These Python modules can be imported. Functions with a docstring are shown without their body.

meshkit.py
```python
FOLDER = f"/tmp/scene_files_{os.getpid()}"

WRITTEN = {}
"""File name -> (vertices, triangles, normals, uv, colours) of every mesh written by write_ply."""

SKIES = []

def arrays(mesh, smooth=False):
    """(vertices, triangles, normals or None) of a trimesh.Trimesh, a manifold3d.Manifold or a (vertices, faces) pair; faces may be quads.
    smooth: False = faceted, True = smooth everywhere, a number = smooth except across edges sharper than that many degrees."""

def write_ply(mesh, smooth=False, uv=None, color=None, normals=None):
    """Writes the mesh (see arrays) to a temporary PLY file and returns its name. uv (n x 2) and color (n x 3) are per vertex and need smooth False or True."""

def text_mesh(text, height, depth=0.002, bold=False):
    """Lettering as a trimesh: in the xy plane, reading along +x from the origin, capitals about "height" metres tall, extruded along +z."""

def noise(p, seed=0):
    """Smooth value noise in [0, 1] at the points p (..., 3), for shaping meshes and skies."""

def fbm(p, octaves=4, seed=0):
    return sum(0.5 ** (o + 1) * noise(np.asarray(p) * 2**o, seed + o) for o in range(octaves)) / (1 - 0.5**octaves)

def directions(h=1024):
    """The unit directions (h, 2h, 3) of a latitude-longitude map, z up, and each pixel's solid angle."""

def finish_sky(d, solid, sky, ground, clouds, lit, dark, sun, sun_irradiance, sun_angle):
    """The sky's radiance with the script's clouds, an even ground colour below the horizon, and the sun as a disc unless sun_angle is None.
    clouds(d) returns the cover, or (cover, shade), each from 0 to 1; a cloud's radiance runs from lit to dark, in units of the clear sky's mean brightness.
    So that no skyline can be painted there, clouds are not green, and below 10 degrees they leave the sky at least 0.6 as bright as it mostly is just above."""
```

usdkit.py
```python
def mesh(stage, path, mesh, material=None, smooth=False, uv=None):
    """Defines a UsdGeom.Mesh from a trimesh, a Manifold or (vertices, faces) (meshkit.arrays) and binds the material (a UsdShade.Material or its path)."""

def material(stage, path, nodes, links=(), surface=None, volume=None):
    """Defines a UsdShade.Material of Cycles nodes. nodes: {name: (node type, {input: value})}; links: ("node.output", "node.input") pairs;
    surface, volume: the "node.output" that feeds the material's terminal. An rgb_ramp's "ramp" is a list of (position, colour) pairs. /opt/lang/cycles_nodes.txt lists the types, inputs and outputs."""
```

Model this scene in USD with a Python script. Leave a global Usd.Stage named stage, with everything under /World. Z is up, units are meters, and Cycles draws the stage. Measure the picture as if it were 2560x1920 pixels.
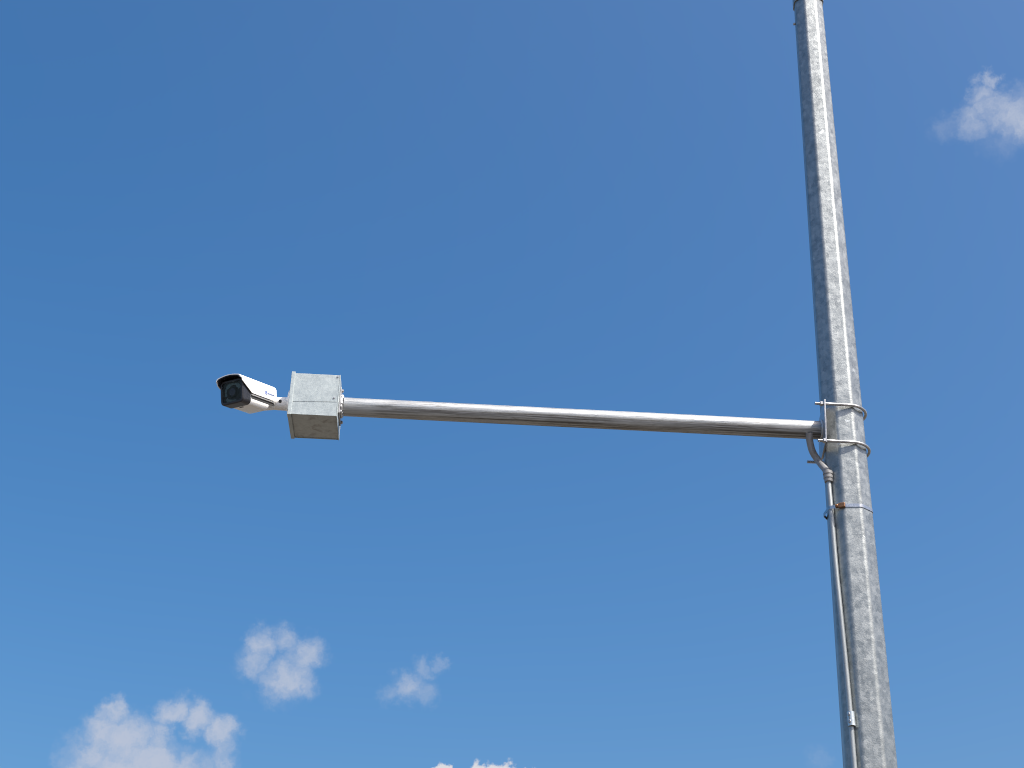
import math, numpy as np, trimesh, manifold3d as m3
import usdkit, meshkit
from pxr import Usd, UsdGeom, UsdLux, UsdShade, Sdf, Gf

stage = Usd.Stage.CreateInMemory()
UsdGeom.SetStageUpAxis(stage, 'Z')
UsdGeom.SetStageMetersPerUnit(stage, 1.0)
W = UsdGeom.Xform.Define(stage, '/World')
UsdGeom.Scope.Define(stage, '/World/Looks')

# ------------------------------------------------------------------ camera, sun, sky, exposure
FPX, CX, CY = 3800.0, 1280.0, 960.0          # lens in pixels of a 2560 x 1920 picture
CAM_Z = 1.55
EXPOSURE = 0.70
SUN_AZ, SUN_EL = math.radians(129.5), math.radians(56.0)     # azimuth from +y towards +x
SUN_I, SKY_S = 1.22, 0.112
def unit(v):
    v = np.asarray(v, float); return v / np.linalg.norm(v)
up_c = unit([200., -6700., 3800.])           # world up seen in the camera (x right, y down, z forward)
fw_c = unit(np.array([0, 0, 1.]) - up_c * up_c[2])
rt_c = np.cross(fw_c, up_c) * -1
if rt_c[0] < 0: rt_c = -rt_c
B = np.stack([rt_c, fw_c, up_c])             # camera -> world
EYE = np.array([0, 0, CAM_Z])
def ray(px, py):                             # direction with unit camera depth
    return B @ np.array([(px - CX) / FPX, (py - CY) / FPX, 1.0])
def at(px, py, depth): return EYE + ray(px, py) * depth
def project(p):
    c = B.T @ (np.asarray(p) - EYE); return CX + FPX * c[0] / c[2], CY + FPX * c[1] / c[2]

cam = UsdGeom.Camera.Define(stage, '/World/camera')
right, down, fwd = B[:, 0], B[:, 1], B[:, 2]
cam.AddTransformOp().Set(Gf.Matrix4d(*right, 0, *(-down), 0, *(-fwd), 0, *EYE, 1))
cam.CreateHorizontalApertureAttr(36.0); cam.CreateVerticalApertureAttr(27.0)
cam.CreateFocalLengthAttr(36.0 * FPX / 2560.0)
cam.CreateClippingRangeAttr(Gf.Vec2f(0.05, 20000))
cam.CreateExposureAttr(EXPOSURE)

SUN = np.array([math.cos(SUN_EL) * math.sin(SUN_AZ), math.cos(SUN_EL) * math.cos(SUN_AZ), math.sin(SUN_EL)])
sun = UsdLux.DistantLight.Define(stage, '/World/sun')
sun.CreateIntensityAttr(SUN_I); sun.CreateAngleAttr(0.53); sun.CreateNormalizeAttr(True)
sun.CreateColorAttr(Gf.Vec3f(1.0, 0.965, 0.91))
zx = unit(np.cross([0, 0, 1.], SUN)); zy = np.cross(SUN, zx)
sun.AddTransformOp().Set(Gf.Matrix4d(*zx, 0, *zy, 0, *SUN, 0, 0, 0, 30, 1))

# clouds: (px, py, radius in px, density, brightness group); placed where they stand in the sky, as directions
PUFFS = [
 (655,1607,48,.8),(712,1602,44,.75),(765,1640,56,.85),(705,1702,62,.95),(640,1655,44,.75),(750,1690,56,.8),(606,1660,38,.5),(715,1745,46,.35),(612,1730,34,.2),
 (1058,1674,38,.54),(1022,1712,50,.68),(975,1738,36,.5),(1100,1662,24,.55),(1060,1728,42,.55),(1010,1690,32,.42),
 (286,1784,40,.95),(262,1832,58,.95),(225,1888,70,.85),(322,1862,78,1.),(382,1915,80,1.1),(432,1782,42,.9),(492,1800,46,.95),(552,1828,48,.95),(560,1870,44,.75),(520,1925,60,.7),(190,1925,66,.7),(300,1945,90,1.1),
 (400,1845,40,.75),(410,1800,34,.7),(560,1905,50,.75),(465,1925,60,.8),(450,1890,40,.35),(262,1790,30,.8),(345,1835,34,.7),
 (2478,200,22,.75),(2450,230,36,.78),(2468,262,46,.78),(2505,282,60,.8),(2555,300,70,.85),(2545,246,38,.5),(2425,306,52,.72),(2368,322,44,.38),(2330,330,34,.25),(2500,345,66,.4),(2570,250,50,.5),
 (2042,1904,44,.34),
]
BRIGHT = [(1108,1942,30,1.2),(1085,1948,24,1.),(1212,1954,44,1.6),(1232,1946,36,1.4),(1262,1958,46,1.6),(1305,1970,46,1.5)]
rng = np.random.default_rng(7)
for _ in range(9):                            # the same fair-weather puffs go on round the rest of the sky
    az, el = rng.uniform(0.5, 2 * math.pi - 0.5), rng.uniform(0.2, 0.75)
    for _ in range(4):
        a, e = az + rng.normal(0, .025), el + rng.normal(0, .014)
        PUFFS.append((np.array([math.cos(e) * math.sin(a), math.cos(e) * math.cos(a), math.sin(e)]), rng.uniform(55, 95), rng.uniform(.7, 1.)))
N, L = {}, []
N['tc'] = ('texture_coordinate', {})
N['sky'] = ('sky_texture', {'sky_type': 'single_scattering', 'sun_disc': False, 'sun_elevation': SUN_EL, 'sun_rotation': SUN_AZ,
                            'altitude': 200., 'air_density': 1.0, 'aerosol_density': 5.5, 'ozone_density': 3.0})
N['n1'] = ('noise_texture', {'scale': 55.0, 'detail': 5.0, 'roughness': 0.6}); L.append(('tc.generated', 'n1.vector'))
N['c1'] = ('vector_math', {'math_type': 'subtract', 'vector2': (.5, .5, .5)}); L.append(('n1.color', 'c1.vector1'))
N['s1'] = ('vector_math', {'math_type': 'scale', 'scale': 0.020}); L.append(('c1.vector', 's1.vector1'))
N['n1b'] = ('noise_texture', {'scale': 190.0, 'detail': 4.0, 'roughness': 0.6}); L.append(('tc.generated', 'n1b.vector'))
N['c1b'] = ('vector_math', {'math_type': 'subtract', 'vector2': (.5, .5, .5)}); L.append(('n1b.color', 'c1b.vector1'))
N['s1b'] = ('vector_math', {'math_type': 'scale', 'scale': 0.0095}); L.append(('c1b.vector', 's1b.vector1'))
N['wa'] = ('vector_math', {'math_type': 'add'}); L += [('s1.vector', 'wa.vector1'), ('s1b.vector', 'wa.vector2')]
N['w'] = ('vector_math', {'math_type': 'add'}); L += [('tc.generated', 'w.vector1'), ('wa.vector', 'w.vector2')]
def puffs(name, items):
    last = None
    for i, it in enumerate(items):
        d, r, s = (unit(ray(it[0], it[1])), it[2], it[3]) if len(it) == 4 else (unit(it[0]), it[1], it[2])
        a, b = f'{name}d{i}', f'{name}m{i}'
        N[a] = ('vector_math', {'math_type': 'distance', 'vector2': tuple(d)}); L.append(('w.vector', a + '.vector1'))
        N[b] = ('map_range', {'range_type': 'smoothstep', 'from_min': 1.55 * r / FPX, 'from_max': 0.10 * r / FPX, 'to_min': 0.0, 'to_max': s}); L.append((a + '.value', b + '.value'))
        if last is None: last = b + '.result'
        else:
            c = f'{name}x{i}'
            N[c] = ('math', {'math_type': 'smoothmax', 'value3': 0.10}); L.extend([(last, c + '.value1'), (b + '.result', c + '.value2')])
            last = c + '.value'
    return last
soft = puffs('p', PUFFS)
N['n2'] = ('noise_texture', {'scale': 70.0, 'detail': 6.0, 'roughness': 0.62}); L.append(('w.vector', 'n2.vector'))
N['k1'] = ('map_range', {'from_min': .3, 'from_max': .7, 'to_min': .66, 'to_max': 1.14, 'clamp': True}); L.append(('n2.fac', 'k1.value'))
N['k2'] = ('math', {'math_type': 'multiply'}); L.extend([(soft, 'k2.value1'), ('k1.result', 'k2.value2')])
N['cov'] = ('map_range', {'range_type': 'smoothstep', 'from_min': .10, 'from_max': 1.06, 'to_min': 0., 'to_max': .93}); L.append(('k2.value', 'cov.value'))
hard = puffs('b', BRIGHT)
N['covb'] = ('map_range', {'range_type': 'smoothstep', 'from_min': .30, 'from_max': .75, 'to_min': 0., 'to_max': .98}); L.append((hard, 'covb.value'))
N['n3'] = ('noise_texture', {'scale': 2.3, 'detail': 3.0, 'roughness': 0.5}); L.append(('tc.generated', 'n3.vector'))
N['veil'] = ('map_range', {'from_min': .45, 'from_max': .8, 'to_min': 0., 'to_max': .012, 'clamp': True}); L.append(('n3.fac', 'veil.value'))
CLOUD = (2.75, 3.05, 3.72); CLOUDB = (4.0, 3.95, 4.1)
N['mv'] = ('mix', {'mix_type': 'mix', 'color2': CLOUD})
N['sat'] = ('hsv', {'saturation': 1.40, 'hue': .4965}); L.append(('sky.color', 'sat.color'))
L.extend([('sat.color', 'mv.color1'), ('veil.result', 'mv.fac')])
N['m1'] = ('mix', {'mix_type': 'mix', 'color2': CLOUD}); L.extend([('mv.color', 'm1.color1'), ('cov.result', 'm1.fac')])
N['m2'] = ('mix', {'mix_type': 'mix', 'color2': CLOUDB}); L.extend([('m1.color', 'm2.color1'), ('covb.result', 'm2.fac')])
N['bg'] = ('background_shader', {'strength': SKY_S}); L.append(('m2.color', 'bg.color'))
skymat = usdkit.material(stage, '/World/Looks/sky', N, L, surface='bg.background')
dome = UsdLux.DomeLight.Define(stage, '/World/sky')
UsdShade.MaterialBindingAPI.Apply(dome.GetPrim()).Bind(skymat)
dome.GetPrim().SetCustomDataByKey('kind', 'structure')

# ------------------------------------------------------------------ helpers
used = {}
def numbered(path):
    n = used.get(path, -1) + 1; used[path] = n
    return path if n == 0 else f'{path}_{n:03d}'
def thing(name, label, cat, origin, axes=np.eye(3)):
    x = UsdGeom.Xform.Define(stage, numbered('/World/' + name))
    x.AddTransformOp().Set(Gf.Matrix4d(*axes[0], 0, *axes[1], 0, *axes[2], 0, *map(float, origin), 1))
    p = x.GetPrim(); p.SetCustomDataByKey('label', label); p.SetCustomDataByKey('category', cat)
    return p
def part(parent, name, mesh, mat, smooth=30, label=None):
    m = usdkit.mesh(stage, numbered(f'{parent.GetPath()}/{name}'), mesh, M[mat], smooth=smooth)
    if label: m.GetPrim().SetCustomDataByKey('label', label)
    return m.GetPrim()
def man(t):
    return m3.Manifold(m3.Mesh(np.asarray(t.vertices, np.float32), np.asarray(t.faces, np.uint32)))
def box(x0, x1, y0, y1, z0, z1, r=0.0):
    if r <= 0:
        t = trimesh.creation.box([x1 - x0, y1 - y0, z1 - z0]); t.apply_translation([(x0 + x1) / 2, (y0 + y1) / 2, (z0 + z1) / 2]); return t
    s = m3.Manifold.sphere(r, 12)
    return m3.Manifold.batch_hull([s.translate((x, y, z)) for x in (x0 + r, x1 - r) for y in (y0 + r, y1 - r) for z in (z0 + r, z1 - r)])
def cyl(p, q, r, n=24, r2=None, bev=0.0):
    p, q = np.asarray(p, float), np.asarray(q, float); h = np.linalg.norm(q - p); r2 = r if r2 is None else r2
    prof = [(0, 0), (r - bev, 0), (r, bev), (r2, h - bev), (r2 - bev, h), (0, h)] if bev else [(0, 0), (r, 0), (r2, h), (0, h)]
    t = trimesh.creation.revolve(np.array(prof), sections=n)
    t.apply_transform(trimesh.geometry.align_vectors([0, 0, 1], (q - p) / h)); t.apply_translation(p); return t
def sweep(pts, rad, n=16, caps=True, flat=None):
    """a round (or flat: (width along given up, thickness)) section along a polyline"""
    p = np.asarray(pts, float); t = np.gradient(p, axis=0); t /= np.linalg.norm(t, axis=1)[:, None]
    ref = np.array([0, 0, 1.]) if abs(t[0][2]) < .9 or flat else np.array([1., 0, 0])
    rad = np.broadcast_to(rad, (len(p),))
    V = []
    a = unit(np.cross(t[0], ref))
    for i in range(len(p)):
        if flat: a = unit(np.cross(t[i], ref))
        else: a = unit(a - t[i] * (a @ t[i]))
        b = np.cross(t[i], a)
        if flat:
            hw, ht = flat[0] / 2, flat[1] / 2
            V += [p[i] + a * ht * u + b * hw * v for u, v in ((1, 1), (-1, 1), (-1, -1), (1, -1))]
        else:
            ang = np.arange(n) * 2 * np.pi / n
            V += list(p[i] + rad[i] * (np.cos(ang)[:, None] * a + np.sin(ang)[:, None] * b))
    k = 4 if flat else n
    F = []
    for i in range(len(p) - 1):
        for j in range(k):
            A, Bq, C, D = i * k + j, i * k + (j + 1) % k, (i + 1) * k + (j + 1) % k, (i + 1) * k + j
            F += [[A, Bq, C], [A, C, D]]
    if caps:
        V += [p[0], p[-1]]; c0, c1 = len(V) - 2, len(V) - 1
        for j in range(k):
            F += [[c0, (j + 1) % k, j], [c1, (len(p) - 1) * k + j, (len(p) - 1) * k + (j + 1) % k]]
    t_ = trimesh.Trimesh(np.array(V), np.array(F), process=False); t_.fix_normals(); return t_
def catmull(pts, n=10):
    p = np.asarray(pts, float); q = np.vstack([2 * p[0] - p[1], p, 2 * p[-1] - p[-2]]); out = []
    for i in range(1, len(q) - 2):
        for s in np.arange(n) / n:
            a, b, c, d = q[i - 1], q[i], q[i + 1], q[i + 2]
            out.append(.5 * (2 * b + (c - a) * s + (2 * a - 5 * b + 4 * c - d) * s**2 + (3 * b - a - 3 * c + d) * s**3))
    return np.array(out + [p[-1]])
def hexa(p, q, r):                       # a hexagonal nut between two points, with rounded-off corners
    p, q = np.asarray(p, float), np.asarray(q, float)
    return cyl(p, q, r, 6, bev=r * .12)
def cat(*ms): return trimesh.util.concatenate([m if isinstance(m, trimesh.Trimesh) else trimesh.Trimesh(*meshkit.arrays(m)[:2], process=False) for m in ms])
def rrect(w, h, r, n=6, cx=0, cz=0):
    out = []
    for k, (sx, sz) in enumerate(((1, 1), (-1, 1), (-1, -1), (1, -1))):
        for i in range(n + 1):
            a = (k + i / n) * np.pi / 2
            out.append((cx + sx * (w / 2 - r) + r * math.cos(a), cz + sz * (h / 2 - r) + r * math.sin(a)))
    return np.array(out)
def loft(sections, capped=True):
    """sections: list of (y, outline n x 2 in x, z)"""
    n = len(sections[0][1]); V, F = [], []
    for y, o in sections: V += [(x, y, z) for x, z in o]
    for i in range(len(sections) - 1):
        for j in range(n):
            a, b = i * n + j, i * n + (j + 1) % n
            F += [[a, b, b + n], [a, b + n, a + n]]
    if capped:
        for i in (0, len(sections) - 1):
            c = len(V); V.append((sections[i][1][:, 0].mean(), sections[i][0], sections[i][1][:, 1].mean()))
            F += [[c, i * n + j, i * n + (j + 1) % n] if i else [c, (j + 1) % n, j] for j in range(n)]
    t = trimesh.Trimesh(np.array(V, float), np.array(F), process=False); t.fix_normals(); return t

# ------------------------------------------------------------------ materials
M = {}
def galv(name, lo, hi, rough=(.34, .5), cell=70., fleck=.0, bump=.25, stain=.25, stainc=(.16, .15, .14), metal=.75, stretch=None, grain=260., wave=14., spangle=.45):
    n = {'g': ('geometry', {}) if stretch is None else ('texture_coordinate', {}),
         'mp': ('mapping', {'scale': stretch or (1, 1, 1)}),
         'wn': ('noise_texture', {'scale': 35., 'detail': 3.}),
         'wc': ('vector_math', {'math_type': 'subtract', 'vector2': (.5, .5, .5)}),
         'ws': ('vector_math', {'math_type': 'scale', 'scale': .012}),
         'wa': ('vector_math', {'math_type': 'add'}),
         'vo': ('voronoi_texture', {'scale': cell, 'metric': 'manhattan', 'feature': 'f1'}),
         'vr': ('rgb_to_bw', {}),
         'nz': ('noise_texture', {'scale': wave, 'detail': 5., 'roughness': .6}),
         'ng': ('noise_texture', {'scale': grain, 'detail': 3., 'roughness': .6}),
         'a1': ('math', {'math_type': 'multiply_add', 'value2': spangle}),
         'a2': ('math', {'math_type': 'multiply_add', 'value2': .35}),
         'cr': ('rgb_ramp', {'ramp': [(.2, lo), (.8, hi)]}),
         'sn': ('noise_texture', {'scale': wave * .6, 'detail': 7., 'roughness': .68, 'distortion': .6}),
         'sr': ('map_range', {'from_min': .52, 'from_max': .72, 'to_min': 0., 'to_max': stain, 'clamp': True}),
         'ms': ('mix', {'mix_type': 'mix', 'color2': stainc}),
         'fr': ('math', {'math_type': 'greater_than', 'value2': 1 - fleck}),
         'mf': ('mix', {'mix_type': 'mix', 'color2': tuple(min(.9, 1.28 * c) for c in hi)}),
         'rr': ('map_range', {'from_min': .2, 'from_max': .8, 'to_min': rough[0], 'to_max': rough[1], 'clamp': True}),
         'bs': ('math', {'math_type': 'multiply_add', 'value2': .5}),
         'bu': ('bump', {'strength': bump, 'distance': .0025}),
         'p': ('principled_bsdf', {'metallic': metal})}
    l = [('g.position' if stretch is None else 'g.object', 'mp.vector')]
    l += [('mp.vector', 'wn.vector'), ('wn.color', 'wc.vector1'), ('wc.vector', 'ws.vector1'), ('mp.vector', 'wa.vector1'), ('ws.vector', 'wa.vector2'),
          ('wa.vector', 'vo.vector'), ('vo.color', 'vr.color'), ('mp.vector', 'nz.vector'), ('mp.vector', 'ng.vector'), ('mp.vector', 'sn.vector'),
          ('vr.val', 'a1.value1'), ('ng.fac', 'a2.value1'), ('nz.fac', 'a1.value3'), ('a1.value', 'a2.value3'), ]
    n['a3'] = ('math', {'math_type': 'subtract', 'value2': .155 + spangle * .5}); l += [('a2.value', 'a3.value1'), ('a3.value', 'cr.fac')]
    l += [('cr.color', 'ms.color1'), ('sn.fac', 'sr.value'), ('sr.result', 'ms.fac'), ('vr.val', 'fr.value1'), ('ms.color', 'mf.color1'), ('fr.value', 'mf.fac'),
          ('mf.color', 'p.base_color'), ('a3.value', 'rr.value'), ('rr.result', 'p.roughness'),
          ('ng.fac', 'bs.value1'), ('nz.fac', 'bs.value3'), ('bs.value', 'bu.height'), ('bu.normal', 'p.normal')]
    M[name] = usdkit.material(stage, '/World/Looks/' + name, n, l, surface='p.BSDF')
def paint(name, c, rough=.4, metal=0., var=.06, scale=60., bump=.0, coat=0.):
    c = np.array(c)
    n = {'g': ('geometry', {}), 'nz': ('noise_texture', {'scale': scale, 'detail': 5., 'roughness': .6}),
         'cr': ('rgb_ramp', {'ramp': [(.3, tuple(c * (1 - var))), (.7, tuple(np.minimum(c * (1 + var), .95)))]}),
         'rr': ('map_range', {'from_min': .3, 'from_max': .7, 'to_min': rough * .85, 'to_max': min(1, rough * 1.2), 'clamp': True}),
         'bu': ('bump', {'strength': bump, 'distance': .001}), 'p': ('principled_bsdf', {'metallic': metal, 'coat_weight': coat})}
    l = [('g.position', 'nz.vector'), ('nz.fac', 'cr.fac'), ('cr.color', 'p.base_color'), ('nz.fac', 'rr.value'), ('rr.result', 'p.roughness')]
    if bump: l += [('nz.fac', 'bu.height'), ('bu.normal', 'p.normal')]
    M[name] = usdkit.material(stage, '/World/Looks/' + name, n, l, surface='p.BSDF')
galv('pole_zinc', (.215, .229, .223), (.35, .366, .358), rough=(.35, .47), cell=70., fleck=.05, bump=.34, stain=.32, stainc=(.13, .138, .138), metal=.82, wave=30., spangle=.46)
def tube_material(name):
    """drawn, hand-galvanized tube: fine streaks along its length, scratches, old grime in lines along the underside"""
    n = {'tc': ('texture_coordinate', {}), 'm1': ('mapping', {'scale': (9., 260., 260.)}), 'm2': ('mapping', {'scale': (26., 420., 420.)}), 'm3': ('mapping', {'scale': (2.2, 150., 150.)}), 'sep': ('separate_xyz', {}),
         'n1': ('noise_texture', {'scale': 1., 'detail': 5., 'roughness': .65}), 'n2': ('noise_texture', {'scale': 1., 'detail': 4., 'roughness': .6, 'distortion': .8}),
         'n3': ('noise_texture', {'scale': 1., 'detail': 5., 'roughness': .62}), 'n4': ('noise_texture', {'scale': 7., 'detail': 4.}),
         'c1': ('rgb_ramp', {'ramp': [(.28, (.20, .207, .207)), (.5, (.36, .37, .37)), (.75, (.49, .50, .495))]}),
         'scr': ('map_range', {'from_min': .55, 'from_max': .68, 'to_min': 0., 'to_max': .8, 'clamp': True}),
         'mx1': ('mix', {'mix_type': 'mix', 'color2': (.15, .135, .115)}),
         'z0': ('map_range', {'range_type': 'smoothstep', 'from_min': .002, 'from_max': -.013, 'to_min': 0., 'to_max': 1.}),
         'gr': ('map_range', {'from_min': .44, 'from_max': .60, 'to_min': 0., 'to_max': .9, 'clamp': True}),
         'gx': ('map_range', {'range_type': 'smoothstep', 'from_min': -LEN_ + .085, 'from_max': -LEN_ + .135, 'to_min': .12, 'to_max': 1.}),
         'k1': ('math', {'math_type': 'multiply'}), 'k2': ('math', {'math_type': 'multiply'}), 'k3': ('math', {'math_type': 'multiply'}),
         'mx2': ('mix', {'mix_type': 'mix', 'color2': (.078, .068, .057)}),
         'rr': ('map_range', {'from_min': .3, 'from_max': .7, 'to_min': .34, 'to_max': .52, 'clamp': True}),
         'bu': ('bump', {'strength': .35, 'distance': .0012}), 'p': ('principled_bsdf', {'metallic': .62})}
    l = [('tc.object', 'm1.vector'), ('tc.object', 'm2.vector'), ('tc.object', 'm3.vector'), ('tc.object', 'sep.vector'), ('tc.object', 'n4.vector'), ('m1.vector', 'n1.vector'), ('m2.vector', 'n2.vector'), ('m3.vector', 'n3.vector'),
         ('n1.fac', 'c1.fac'), ('c1.color', 'mx1.color1'), ('n2.fac', 'scr.value'), ('sep.x', 'gx.value'), ('scr.result', 'k3.value1'), ('gx.result', 'k3.value2'), ('k3.value', 'mx1.fac'),
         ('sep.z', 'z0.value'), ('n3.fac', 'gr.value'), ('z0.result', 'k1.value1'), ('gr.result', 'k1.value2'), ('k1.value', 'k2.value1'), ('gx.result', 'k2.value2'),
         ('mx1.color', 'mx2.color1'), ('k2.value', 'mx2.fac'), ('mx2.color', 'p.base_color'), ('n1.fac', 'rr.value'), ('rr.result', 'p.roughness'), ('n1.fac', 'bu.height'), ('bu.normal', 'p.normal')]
    M[name] = usdkit.material(stage, '/World/Looks/' + name, n, l, surface='p.BSDF')
LEN_ = 1.537
tube_material('tube_zinc')
galv('box_zinc', (.31, .35, .35), (.40, .445, .445), rough=(.42, .55), cell=170., fleck=.0, bump=.10, stain=.30, stainc=(.24, .26, .26), metal=.40, wave=40., spangle=.35)
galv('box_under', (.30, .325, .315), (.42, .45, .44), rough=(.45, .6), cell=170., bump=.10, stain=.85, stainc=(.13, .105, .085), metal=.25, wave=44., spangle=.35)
galv('bare_steel', (.30, .30, .30), (.44, .44, .44), rough=(.30, .44), cell=120., bump=.2, stain=.35, metal=.8)
galv('pipe_steel', (.27, .29, .29), (.38, .40, .40), rough=(.34, .46), cell=40., bump=.15, stain=.2, metal=.5, stretch=(1, 1, .15))
galv('clip_zinc', (.42, .46, .46), (.56, .60, .60), rough=(.3, .42), cell=200., bump=.1, stain=.1, metal=.7)
galv('band_steel', (.36, .37, .38), (.48, .49, .50), rough=(.22, .32), cell=120., bump=.1, stain=.1, metal=.9)
paint('white_shell', (.80, .79, .76), .38, var=.03, coat=.15)
paint('black_plastic', (.014, .014, .018), .35, var=.2)
paint('black_rubber', (.012, .012, .012), .6)
paint('grey_hose', (.21, .207, .205), .42, var=.06)
paint('weld', (.55, .55, .54), .45, metal=.8, var=.2, scale=300., bump=.4)
paint('copper_brown', (.27, .135, .068), .4, metal=.65, var=.3, scale=200.)
paint('dark_gap', (.03, .03, .03), .7)
paint('logo_blue', (.06, .13, .42), .4)
paint('logo_grey', (.20, .26, .44), .4)
paint('led_green', (.26, .36, .335), .45, var=.2, scale=90.)
paint('lens_black', (.10, .10, .145), .3, coat=.3)
paint('lens_ring', (.004, .004, .005), .5)
M['front_glass'] = usdkit.material(stage, '/World/Looks/front_glass', {
    'f': ('fresnel', {'IOR': 1.28}), 't': ('transparent_bsdf', {'color': (.72, .75, .78)}), 'gl': ('glossy_bsdf', {'roughness': .06, 'color': (.9, .9, .9)}), 'mx': ('mix_closure', {})},
    [('f.fac', 'mx.fac'), ('t.BSDF', 'mx.closure1'), ('gl.BSDF', 'mx.closure2')], surface='mx.closure')
M['ground'] = usdkit.material(stage, '/World/Looks/ground', {
    'g': ('geometry', {}), 'a': ('noise_texture', {'scale': .12, 'detail': 6., 'roughness': .6}), 'b': ('noise_texture', {'scale': 6., 'detail': 6., 'roughness': .7}),
    'cr': ('rgb_ramp', {'ramp': [(.3, (.074, .063, .051)), (.6, (.118, .099, .078)), (.8, (.086, .078, .057))]}), 'm': ('mix', {'mix_type': 'multiply', 'fac': .35}),
    'bu': ('bump', {'strength': .5, 'distance': .02}), 'p': ('principled_bsdf', {'roughness': .9})},
    [('g.position', 'a.vector'), ('g.position', 'b.vector'), ('a.fac', 'cr.fac'), ('cr.color', 'm.color1'), ('b.color', 'm.color2'), ('m.color', 'p.base_color'), ('b.fac', 'bu.height'), ('bu.normal', 'p.normal')], surface='p.BSDF')

# ------------------------------------------------------------------ ground
g = trimesh.creation.cylinder(radius=6000, height=.2, sections=96); g.apply_translation([0, 0, -.1])
gp = usdkit.mesh(stage, '/World/ground', g, M['ground']).GetPrim(); gp.SetCustomDataByKey('kind', 'structure')

# ------------------------------------------------------------------ layout: the arm runs level from the box to the pole
DA = 4.85
A = at(857, 1017, DA)
rB = ray(2050, 1076); Bp = EYE + rB * ((A[2] - EYE[2]) / rB[2])
ax = unit(Bp - A); up = np.array([0, 0, 1.]); dp = np.cross(up, ax)      # along the arm, up, away from the viewer
AXES = np.stack([ax, dp, up])
LEN = float(np.linalg.norm(Bp - A))
def loc(p): return AXES @ (np.asarray(p) - A)        # world -> arm frame with its origin at the box end
def ray_plane(px, py, o, n):
    r = ray(px, py); return EYE + r * (((np.asarray(o) - EYE) @ n) / (r @ n))
# pole axis
r0 = ray(2106, 1078); r0h = unit([r0[1], -r0[0], 0])
tq = ((EYE - A) @ r0h) / (ax @ r0h); Pm = A + ax * tq
vdir = unit([r0[0], r0[1], 0])
top, bot = ray_plane(2021, 20, Pm, vdir), ray_plane(2175.5, 1920, Pm, vdir)
side = np.array([vdir[1], -vdir[0], 0])
lean = (top - bot) / (top - bot)[2]
def axis(z): return bot + lean * (z - bot[2])
def halfw(xl, xr, y):
    a, b = ray_plane(xl, y, Pm, vdir), ray_plane(xr, y, Pm, vdir); return (abs((a - b) @ side) / 2, (a[2] + b[2]) / 2)
ws = [halfw(1984.5, 2058, 20), halfw(2011.8, 2098.6, 500), halfw(2043.5, 2146.6, 960), halfw(2106.7, 2244.2, 1920)]
slope, icpt = np.polyfit([w[1] for w in ws], [w[0] for w in ws], 1)
def prad(z): return icpt + slope * z                 # apparent half width
FACE = math.atan2(-vdir[1], -vdir[0]) + math.radians(9.0)   # azimuth of the facet that almost faces the viewer
def octagon(R, rc=.30, n=7, phase=FACE):
    """rounded octagon, half width about R"""
    ap = R * .965; out = []
    for k in range(8):
        c = phase + math.pi / 8 + k * math.pi / 4
        rr = ap * rc; d = (ap - rr) / math.cos(math.pi / 8)
        for i in range(n + 1):
            a = c - math.pi / 8 + (i / n) * math.pi / 4
            out.append((d * math.cos(c) + rr * math.cos(a), d * math.sin(c) + rr * math.sin(a)))
    return np.array(out)
base = axis(0.0)
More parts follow.
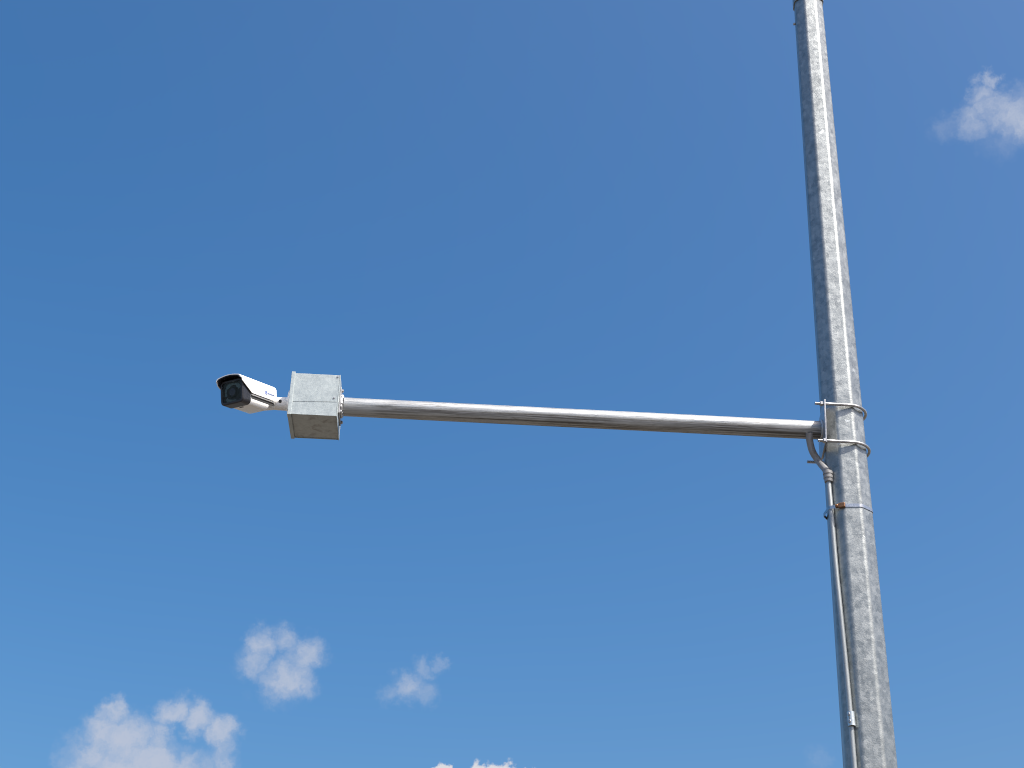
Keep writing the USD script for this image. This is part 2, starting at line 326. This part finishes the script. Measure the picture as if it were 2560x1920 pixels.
def pole_tube(z0, z1, extra=0., wall=None, steps=24):
    zs = np.linspace(z0, z1, steps); outer = [octagon(prad(z) + extra) for z in zs]; n = len(outer[0])
    rings = [np.c_[o + (axis(z) - base)[:2], np.full(n, z)] for o, z in zip(outer, zs)]
    if wall:
        rings += [np.c_[octagon(prad(z) + extra - wall) + (axis(z) - base)[:2], np.full(n, z)] for z in zs[::-1]] + [rings[0]]
    V = np.vstack(rings); F = []
    for i in range(len(rings) - 1):
        for j in range(n):
            a, b = i * n + j, i * n + (j + 1) % n; F += [[a, b, b + n], [a, b + n, a + n]]
    return trimesh.Trimesh(V, np.array(F), process=False)
pole = thing('steel_pole', 'tall galvanized steel eight-sided pole standing at the right of the picture', 'pole', base)
ZT = float(axis(0)[2])
z_joint = float(ray_plane(2020, 14, Pm, vdir)[2])
part(pole, 'shaft', pole_tube(-.02, z_joint + .25, steps=60), 'pole_zinc')
part(pole, 'upper_section', pole_tube(z_joint, z_joint + 2.2, extra=.0042, wall=.0030), 'pole_zinc', label='upper length of the pole slipped over the shaft')
part(pole, 'joint_seal', pole_tube(z_joint + .004, z_joint + .05, extra=.0008, wall=.0004, steps=3), 'dark_gap')

def pole_point(px, py, off):
    """where the sight line meets the pole's skin, pushed out by off"""
    r = ray(px, py); best = None
    ts = np.linspace(3.5, 6.5, 1500); P = EYE + ts[:, None] * r
    for t, p in zip(ts, P):
        c = axis(p[2]); v = p[:2] - c[:2]
        o = octagon(prad(p[2]) + off)
        a = math.atan2(v[1], v[0]); oa = np.unwrap(np.arctan2(o[:, 1], o[:, 0])); ro = np.interp(a, oa, np.hypot(o[:, 0], o[:, 1]), period=2 * math.pi)
        if math.hypot(*v) <= ro: return p
    # misses: nearest approach
    dd = [math.hypot(*(p[:2] - axis(p[2])[:2])) for p in P]; return P[int(np.argmin(dd))]
def skin(ang, z, off):
    o = octagon(prad(z) + off); oa = np.arctan2(o[:, 1], o[:, 0])
    return np.interp(ang, oa[np.argsort(oa)], np.hypot(o[:, 0], o[:, 1])[np.argsort(oa)], period=2 * math.pi)

sp = pole_point(1987, 60, .0005); so = unit(np.array([*(sp - axis(sp[2]))[:2], 0]))
part(pole, 'lug', cyl(sp - base - so * .002, sp - base + so * .006, .005, 14, bev=.001), 'bare_steel')

# ------------------------------------------------------------------ the arm
TR = 0.030
armo = A + ax * LEN
arm = thing('camera_arm', 'horizontal galvanized tube arm clamped by its plate to the steel pole', 'arm', armo, AXES)
l0 = lambda p: AXES @ (np.asarray(p) - armo)
def tube_along_x(x0, x1, r, n=48, steps=60):
    t = sweep(np.c_[np.linspace(x0, x1, steps), np.zeros(steps), np.zeros(steps)], r, n); return t
XP = 0.008                                           # the plate's face, just past the tube's end
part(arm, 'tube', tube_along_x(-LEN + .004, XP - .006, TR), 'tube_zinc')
pt = 0.006
ft, fb, bt = l0(at(2059, 1000, 1)), 0, 0
plate_h0, plate_h1 = -.085, .069
plate = box(-pt / 2, pt / 2, -.084, .084, plate_h0, plate_h1, .0015)
rotp = trimesh.transformations.rotation_matrix(math.radians(-7), [0, 0, 1])
def prot(m):
    m = cat(m); m.apply_transform(trimesh.transformations.rotation_matrix(math.radians(2.4), [0, 1, 0])); m.apply_transform(rotp); m.apply_translation([XP, 0, 0]); return m
part(arm, 'mounting_plate', prot(plate), 'bare_steel')
# weld bead round the tube at the plate
th = np.linspace(0, 2 * math.pi, 90); rw = np.random.default_rng(3)
def bead(x, r, amp, seed):
    rr = r + amp * meshkit.noise(np.c_[np.cos(th) * 5, np.sin(th) * 5, th * 0 + seed])
    xx = x + amp * .6 * meshkit.noise(np.c_[np.cos(th) * 7, np.sin(th) * 7, th * 0 + seed + 9])
    rad = .0025 + .0025 * meshkit.noise(np.c_[np.cos(th) * 9, np.sin(th) * 9, th * 0 + seed + 3])
    return sweep(np.c_[xx, rr * np.cos(th), rr * np.sin(th)], rad, 8, caps=False)
part(arm, 'weld_bead', bead(XP - .008, TR, .003, 5), 'weld')
# two U-bolts round the pole, legs through the plate
pc = l0(Pm)
for zb in (.057, -.077):
    zz = armo[2] + zb; c = l0(axis(zz)); R = prad(zz) + .0062
    yl = R + .001
    leg = []
    a = np.linspace(-math.pi / 2, math.pi / 2, 40)
    arc = np.c_[c[0] + .003 + R * np.cos(a), c[1] + yl * np.sin(a), np.full(40, zb)]
    pts = np.vstack([[[-.030, c[1] - yl, zb], [-.01, c[1] - yl, zb], [c[0] * .5, c[1] - yl, zb]], arc, [[c[0] * .5, c[1] + yl, zb], [-.01, c[1] + yl, zb], [-.030, c[1] + yl, zb]]])
    ub = part(arm, 'u_bolt', sweep(pts, .0048, 14), 'bare_steel')
    for s in (-1, 1):
        y = c[1] + s * yl; xo = XP - math.sin(math.radians(-7)) * y
        part(ub, 'nut', hexa([xo - .013, y, zb], [xo - .0035, y, zb], .0095), 'bare_steel', smooth=False)

# ------------------------------------------------------------------ junction box
bx0 = loc(ray_plane(727, 1000, A, ax * 0 + dp))[0]
BW, BD, BH = .149, .150, .147
X1 = -.012; X0 = X1 - BW; BY = BD / 2; ZC = -.001
jb = thing('junction_box', 'square galvanized junction box at the free end of the tube arm', 'box', A, AXES)
t = .002; BB = BY + .013
z0, z1 = ZC - BH / 2, ZC + BH / 2
part(jb, 'front_panel', box(X0, X1, -BY, -BY + t, z0, z1, .0006), 'box_zinc')
part(jb, 'back_panel', box(X0, X1, BB - t, BB, z0, z1, .0006), 'box_zinc')
part(jb, 'top_panel', box(X0, X1, -BY + t + .0003, BB - t - .0003, z1 - t - .001, z1 - .001), 'box_zinc')
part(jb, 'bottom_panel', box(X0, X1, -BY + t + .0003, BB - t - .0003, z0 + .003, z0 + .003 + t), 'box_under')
part(jb, 'end_panel', box(X1 + .0003, X1 + .0025, -BY - .001, BB + .001, z0 - .001, z1 + .001, .0006), 'box_zinc')
lid = man(cat(box(X0 - .003, X0 + .009, -BY - .0025, BB + .0025, z0 - .0025, z1 + .0045, .0010))) - man(box(X0, X0 + .03, -BY - .0004, BB + .0004, z0 - .0004, z1 + .002))
part(jb, 'lid', lid, 'box_zinc')
part(jb, 'seam', cat(sweep([[X0 + .010, -BY - .0001, z0 + .044], [X0 + .07, -BY - .0001, z0 + .047], [X1 - .001, -BY - .0001, z0 + .050]], .0005, 6)), 'dark_gap')
FX = X1 + .0028
fl = part(jb, 'flange_plate', box(FX, FX + .0045, -.046, .046, -.046, .046, .0012), 'bare_steel')
for y in (-.037, .037):
    for z in (-.037, .037):
        part(fl, 'bolt', cat(hexa([FX + .0048, y, z], [FX + .0092, y, z], .0065), cyl([FX + .0092, y, z], [FX + .0108, y, z], .0034, 12)), 'bare_steel')
part(jb, 'weld_bead', bead(FX + .006, TR + .001, .005, 11), 'weld')
for (x, z) in ((X1 - .006, z1 - .006), (X1 - .012, z0 + .064)):
    part(jb, 'screw', cyl([x, -BY, z], [x, -BY - .0018, z], .0032, 14, bev=.0006), 'bare_steel')
part(jb, 'screw', cyl([X0 - .003, -BY + .012, z0 + .02], [X0 - .006, -BY + .012, z0 + .02], .004, 14, bev=.001), 'black_plastic')

# ------------------------------------------------------------------ security camera
D0 = float(B[:, 2] @ (A - EYE))
front_c = at(578.7, 979, D0 - .168)
yaw, tilt = math.radians(27.0), math.radians(14.5)   # the axis (front to back) turned from straight away towards the right; back end higher
cyv = unit([math.sin(yaw) * math.cos(tilt), math.cos(yaw) * math.cos(tilt), math.sin(tilt)])
cxv = unit(np.cross(cyv, up)); czv = np.cross(cxv, cyv)
CAMAX = np.stack([cxv, cyv, czv])
sc = thing('security_camera', 'white bullet security camera with black front hanging beside the junction box', 'security camera', front_c, CAMAX)
lc = lambda p: CAMAX @ (np.asarray(p) - front_c)
bw, bh = .080, .075
part(sc, 'body', loft([(.034, rrect(bw - .004, bh - .004, .014)), (.036, rrect(bw, bh, .015)), (.135, rrect(bw, bh, .015)), (.150, rrect(bw, bh - .010, .018, cz=.005)), (.172, rrect(bw - .012, bh - .032, .020, cz=.012)), (.182, rrect(bw - .030, bh - .048, .014, cz=.014))]), 'white_shell')
bez = loft([(.0, rrect(.079, .073, .012)), (.003, rrect(.085, .079, .014)), (.040, rrect(.086, .080, .015)), (.0415, rrect(.080, .075, .014))])
bezel = man(bez) - man(loft([(-.01, rrect(.069, .063, .007)), (.010, rrect(.069, .063, .007))]))
part(sc, 'front_bezel', bezel, 'black_plastic')
part(sc, 'front_glass', loft([(.0015, rrect(.0686, .0626, .0065)), (.0035, rrect(.0686, .0626, .0065))]), 'front_glass', smooth=20)
part(sc, 'lens_ring', cyl([0, .0098, 0], [0, .0050, 0], .0185, 40, r2=.016, bev=.0006), 'lens_ring')
part(sc, 'lens', cyl([0, .0049, 0], [0, .0042, 0], .0115, 40, bev=.0004), 'lens_black')
def arc_plate(a0, a1, ri, ro, seed):
    a = np.linspace(math.radians(a0), math.radians(a1), 40)
    wob = .004 * (meshkit.noise(np.c_[a * 3.5, a * 0 + seed, a * 0]) - .5)
    o = np.c_[np.cos(a), np.sin(a)]
    from shapely.geometry import Polygon, box as sbox
    poly = Polygon(np.vstack([o * (ro + wob)[:, None], (o * (ri - wob)[:, None])[::-1]])).buffer(0).intersection(sbox(-.031, -.030, .031, .030))
    e = trimesh.creation.extrude_polygon(poly, .002, engine='earcut')
    e.vertices = np.c_[e.vertices[:, 0], .0098 - e.vertices[:, 2], e.vertices[:, 1]]; e.fix_normals(); return e
part(sc, 'led_board', arc_plate(20, 200, .022, .032, 1), 'led_green')
part(sc, 'led_board', arc_plate(215, 290, .025, .036, 2), 'led_green')
# sun hood: an arched shell, its sides cut back at a slope
def hood_outline(hw, top, low, n=14):
    pts = [(-hw, low)]
    rr = .016
    arch = [(x, top - (1 - math.cos(x / hw * 1.1)) * .014) for x in np.linspace(-hw + rr * .55, hw - rr * .55, n)]
    pts += [(-hw, arch[0][1] - rr * .75), (-hw + .0035, arch[0][1] - rr * .28)] + arch + [(hw - .0035, arch[-1][1] - rr * .28), (hw, arch[-1][1] - rr * .75), (hw, low)]
    return pts
from shapely.geometry import Polygon
def hood(hw, top, low, th, y0, y1, back):
    outer = Polygon(hood_outline(hw, top, low)); inner = Polygon(hood_outline(hw - th, top - th, low - .01))
    e = trimesh.creation.extrude_polygon(outer.difference(inner) if not back else outer, y1 - y0, engine='earcut')
    e.vertices = np.c_[e.vertices[:, 0], y0 + e.vertices[:, 2], e.vertices[:, 1]]; e.fix_normals(); return e
HT, HL, HW = .0515, -.004, .0475
cut = trimesh.creation.extrude_polygon(Polygon([(-.10, .036), (-.011, .036), (-.007, .026), (.044, HL - .001), (.044, -.1), (-.10, -.1)]), .3, engine='earcut')
cut.vertices = np.c_[cut.vertices[:, 2] - .15, cut.vertices[:, 0], cut.vertices[:, 1]]; cut.fix_normals()
shell = (man(hood(HW, HT, HL, .0022, -.015, .172, False)) - man(cut)) + (man(hood(HW, HT, .006, .0022, .1719, .176, True)))
part(sc, 'sun_hood', shell, 'white_shell')
lin = man(hood(HW - .0025, HT - .0025, HL, .0022, -.0140, .040, False)) - man(cut).translate((0, .0015, 0))
part(sc, 'hood_lining', lin, 'black_plastic')
for s in (-1, 1):
    part(sc, 'side_rail', box(min(s * .0402, s * .0445), max(s * .0402, s * .0445), .046, .168, -.0095, -.0052, .001), 'white_shell')
    part(sc, 'side_groove', box(min(s * .0395, s * .0412), max(s * .0395, s * .0412), .046, .170, -.0185, -.0100), 'black_plastic' if False else 'dark_gap')
# maker's mark on the hood's side: a small blue badge and a row of strokes too small to read
S = 1
def on_side(y0_, y1_, z0_, z1_): return box(HW + .0001, HW + .0007, y0_, y1_, z0_, z1_)
bd = [on_side(.112, .1135, .008, .019), on_side(.1135, .123, .0175, .019), on_side(.1135, .123, .008, .0095), on_side(.1215, .123, .0095, .0175), on_side(.116, .120, .0115, .0155)]
part(sc, 'badge', cat(*bd), 'logo_blue', smooth=False)
ww = np.random.default_rng(5); strokes = []
for k in range(9):
    y = .1265 + k * .0042
    strokes += [on_side(y, y + .0009, .0105, .0150), on_side(y + .0021, y + .0030, .0105, .0150), on_side(y, y + .0030, .0142 if k % 2 else .0105, .0151 if k % 2 else .0114)]
part(sc, 'badge_lettering', cat(*strokes), 'logo_grey', smooth=False)
part(sc, 'bottom_hatch', box(-.010, .004, .052, .058, -.0381, -.0371), 'dark_gap')
# neck and wall base: from the camera's rear to the box's lid
bl = A + ax * (X0 - .003) ; jn = A + ax * (X0 - .062)
nk = part(sc, 'neck', cat(cyl(lc(bl - ax * .004), lc(jn), .0225, 40, r2=.0205), trimesh.creation.icosphere(3, .0215).apply_translation(lc(jn)) or trimesh.Trimesh()), 'white_shell')
part(sc, 'base_disc', cyl(lc(bl - ax * .0002), lc(bl - ax * .009), .050, 48, r2=.044, bev=.0015), 'white_shell')
j0 = jn + ax * .026 - dp * .0195 - up * .002
part(nk, 'screw', cyl(lc(j0 + dp * .004), lc(j0 - dp * .0022), .0058, 20, bev=.001), 'black_rubber')
s2 = m3.Manifold.sphere(.0215, 32).translate(tuple(lc(jn))); s3 = m3.Manifold.sphere(.018, 32).translate((0, .150, .0)); s4 = m3.Manifold.sphere(.016, 32).translate((0, .135, -.018))
part(sc, 'joint', m3.Manifold.batch_hull([s2, s3, s4]), 'white_shell')

# ------------------------------------------------------------------ conduit: flexible hose, coupling, steel pipe, clip
hp = [at(2023, 1085, DA + .02), at(2024.5, 1105, DA + .02)]
PD = 4.84
py_ = [(1205, 2071.5), (1300, 2080), (1404, 2088.5), (1568, 2105), (1732, 2121), (1855, 2131), (1935, 2137.5)]
pipe = [pole_point(x, y, .008) for y, x in py_]
# straight line best fit, then down to the ground along the skin
cond = thing('cable_conduit', 'thin grey conduit leaving the arm by a curved hose and running down the pole', 'conduit', pipe[0])
o = pipe[0]
hose = catmull([at(2023, 1082, DA + .02), at(2024, 1100, DA + .02), at(2031, 1128, DA + .012), at(2046, 1152, DA - .0), pipe[0] + (pipe[0] - pipe[1]) * .26], 12)
part(cond, 'hose', sweep(hose - o, .0112, 24), 'grey_hose')
dwn = unit(pipe[1] - pipe[0])
cp0 = pipe[0] - dwn * .036
prof = [(0, .0152), (.010, .0156), (.0105, .0140), (.016, .0140), (.0165, .0152), (.024, .0150), (.0245, .0135), (.036, .0125)]
cm = trimesh.creation.revolve(np.array([(0, 0)] + [(r, h) for h, r in prof] + [(0, .036)]), sections=36); cm.apply_transform(trimesh.geometry.align_vectors([0, 0, 1], dwn)); cm.apply_translation(cp0 - o)
part(cond, 'coupling', cm, 'grey_hose')
ext = pipe[-1] + (pipe[-1] - pipe[-2]) / abs((pipe[-1] - pipe[-2])[2]) * (pipe[-1][2] - .0)
pl = catmull([pipe[0] - dwn * .01] + pipe[1:] , 6)
low = [skinp for skinp in [pl[-1]]]
zz = np.linspace(pl[-1][2], .02, 12)[1:]
angp = math.atan2(*( (pl[-1] - axis(pl[-1][2]))[[1, 0]]))
pl = np.vstack([pl] + [[axis(z) + np.array([math.cos(angp), math.sin(angp), 0]) * skin(angp, z, .008)] for z in zz])
part(cond, 'pipe', sweep(pl - o, .0077, 18), 'pipe_steel')
# clip
ca, cb = pole_point(2126.5, 1779, .010), pole_point(2130, 1817, .010)
mid = (ca + cb) / 2; cdir = unit(cb - ca); outn = unit(np.array([*(mid - axis(mid[2]))[:2], 0])); tang = unit(np.cross(cdir, outn)); outn = np.cross(tang, cdir)
CL = np.stack([tang, outn, -cdir])
def place(m):
    m = cat(m); m.vertices = m.vertices @ CL + (mid - o); return m
clip = m3.Manifold.cylinder(.042, .0108, .0108, 36).translate((0, 0, -.021)) - m3.Manifold.cylinder(.06, .0090, .0090, 36).translate((0, 0, -.03))
cl = part(cond, 'pipe_clip', place(clip), 'clip_zinc', label='zinc clip with two screws low on the pipe')
for z in (.012, -.009):
    part(cl, 'screw', place(cat(cyl([.0, .0100, z], [.0, .0135, z], .0048, 16, bev=.001), cyl([0, .0136, z], [0, .0140, z], .0022, 6))), 'bare_steel')
part(cl, 'slot', place(box(-.0008, .0008, .0100, .0112, -.004, .006)), 'dark_gap')

# ------------------------------------------------------------------ hose clamp round pole and pipe
ch = thing('hose_clamp', 'thin steel band clamp strapped round the pole and conduit with a brown screw', 'clamp', Pm)
zc = float(pole_point(2100, 1266, .001)[2])
cpt = pole_point(2078, 1280, .008)
from shapely.geometry import Point, MultiPoint
ocen = axis(zc)[:2]
pin = min(pl, key=lambda p: abs(p[2] - zc))
hull = Polygon(octagon(prad(zc) + .0012) + ocen).union(Point(*pin[:2]).buffer(.0085)).union(Point(*(ocen - side[:2] * (prad(zc) + .0075) - vdir[:2] * .008)).buffer(.002)).convex_hull
oc = np.array(hull.exterior.coords)[:-1]
dense = np.array([hull.exterior.interpolate(s, normalized=True).coords[0] for s in np.linspace(0, 1, 160)])
band3 = np.c_[dense, np.full(160, zc)] - Pm
part(ch, 'band', sweep(band3, 0, flat=(.011, .0012), caps=False), 'band_steel')
wp = pole_point(2104, 1265, .004); wdir = unit([side[0], side[1], 0]); wo = unit(np.array([*(wp - axis(wp[2]))[:2], 0])); wt = unit(np.cross([0, 0, 1.], wo))
wp = np.array([wp[0], wp[1], zc]) + wo * .002
part(ch, 'screw_housing', cat(box(-.010, .012, -.0045, .0055, -.0075, .0075, .002)).apply_transform(np.vstack([np.c_[np.stack([wt, wo, [0, 0, 1.]]).T, wp - Pm], [0, 0, 0, 1]])), 'copper_brown')
part(ch, 'screw', cat(cyl(wp - Pm - wt * .010 + wo * .003, wp - Pm - wt * .018 + wo * .003, .0055, 16, bev=.001)), 'copper_brown')

print('pole', base, 'radius at', [(round(w[1], 2), round(w[0], 4)) for w in ws], 'slope', slope, 'len', LEN, 'arm z', A[2], 'ax', ax)
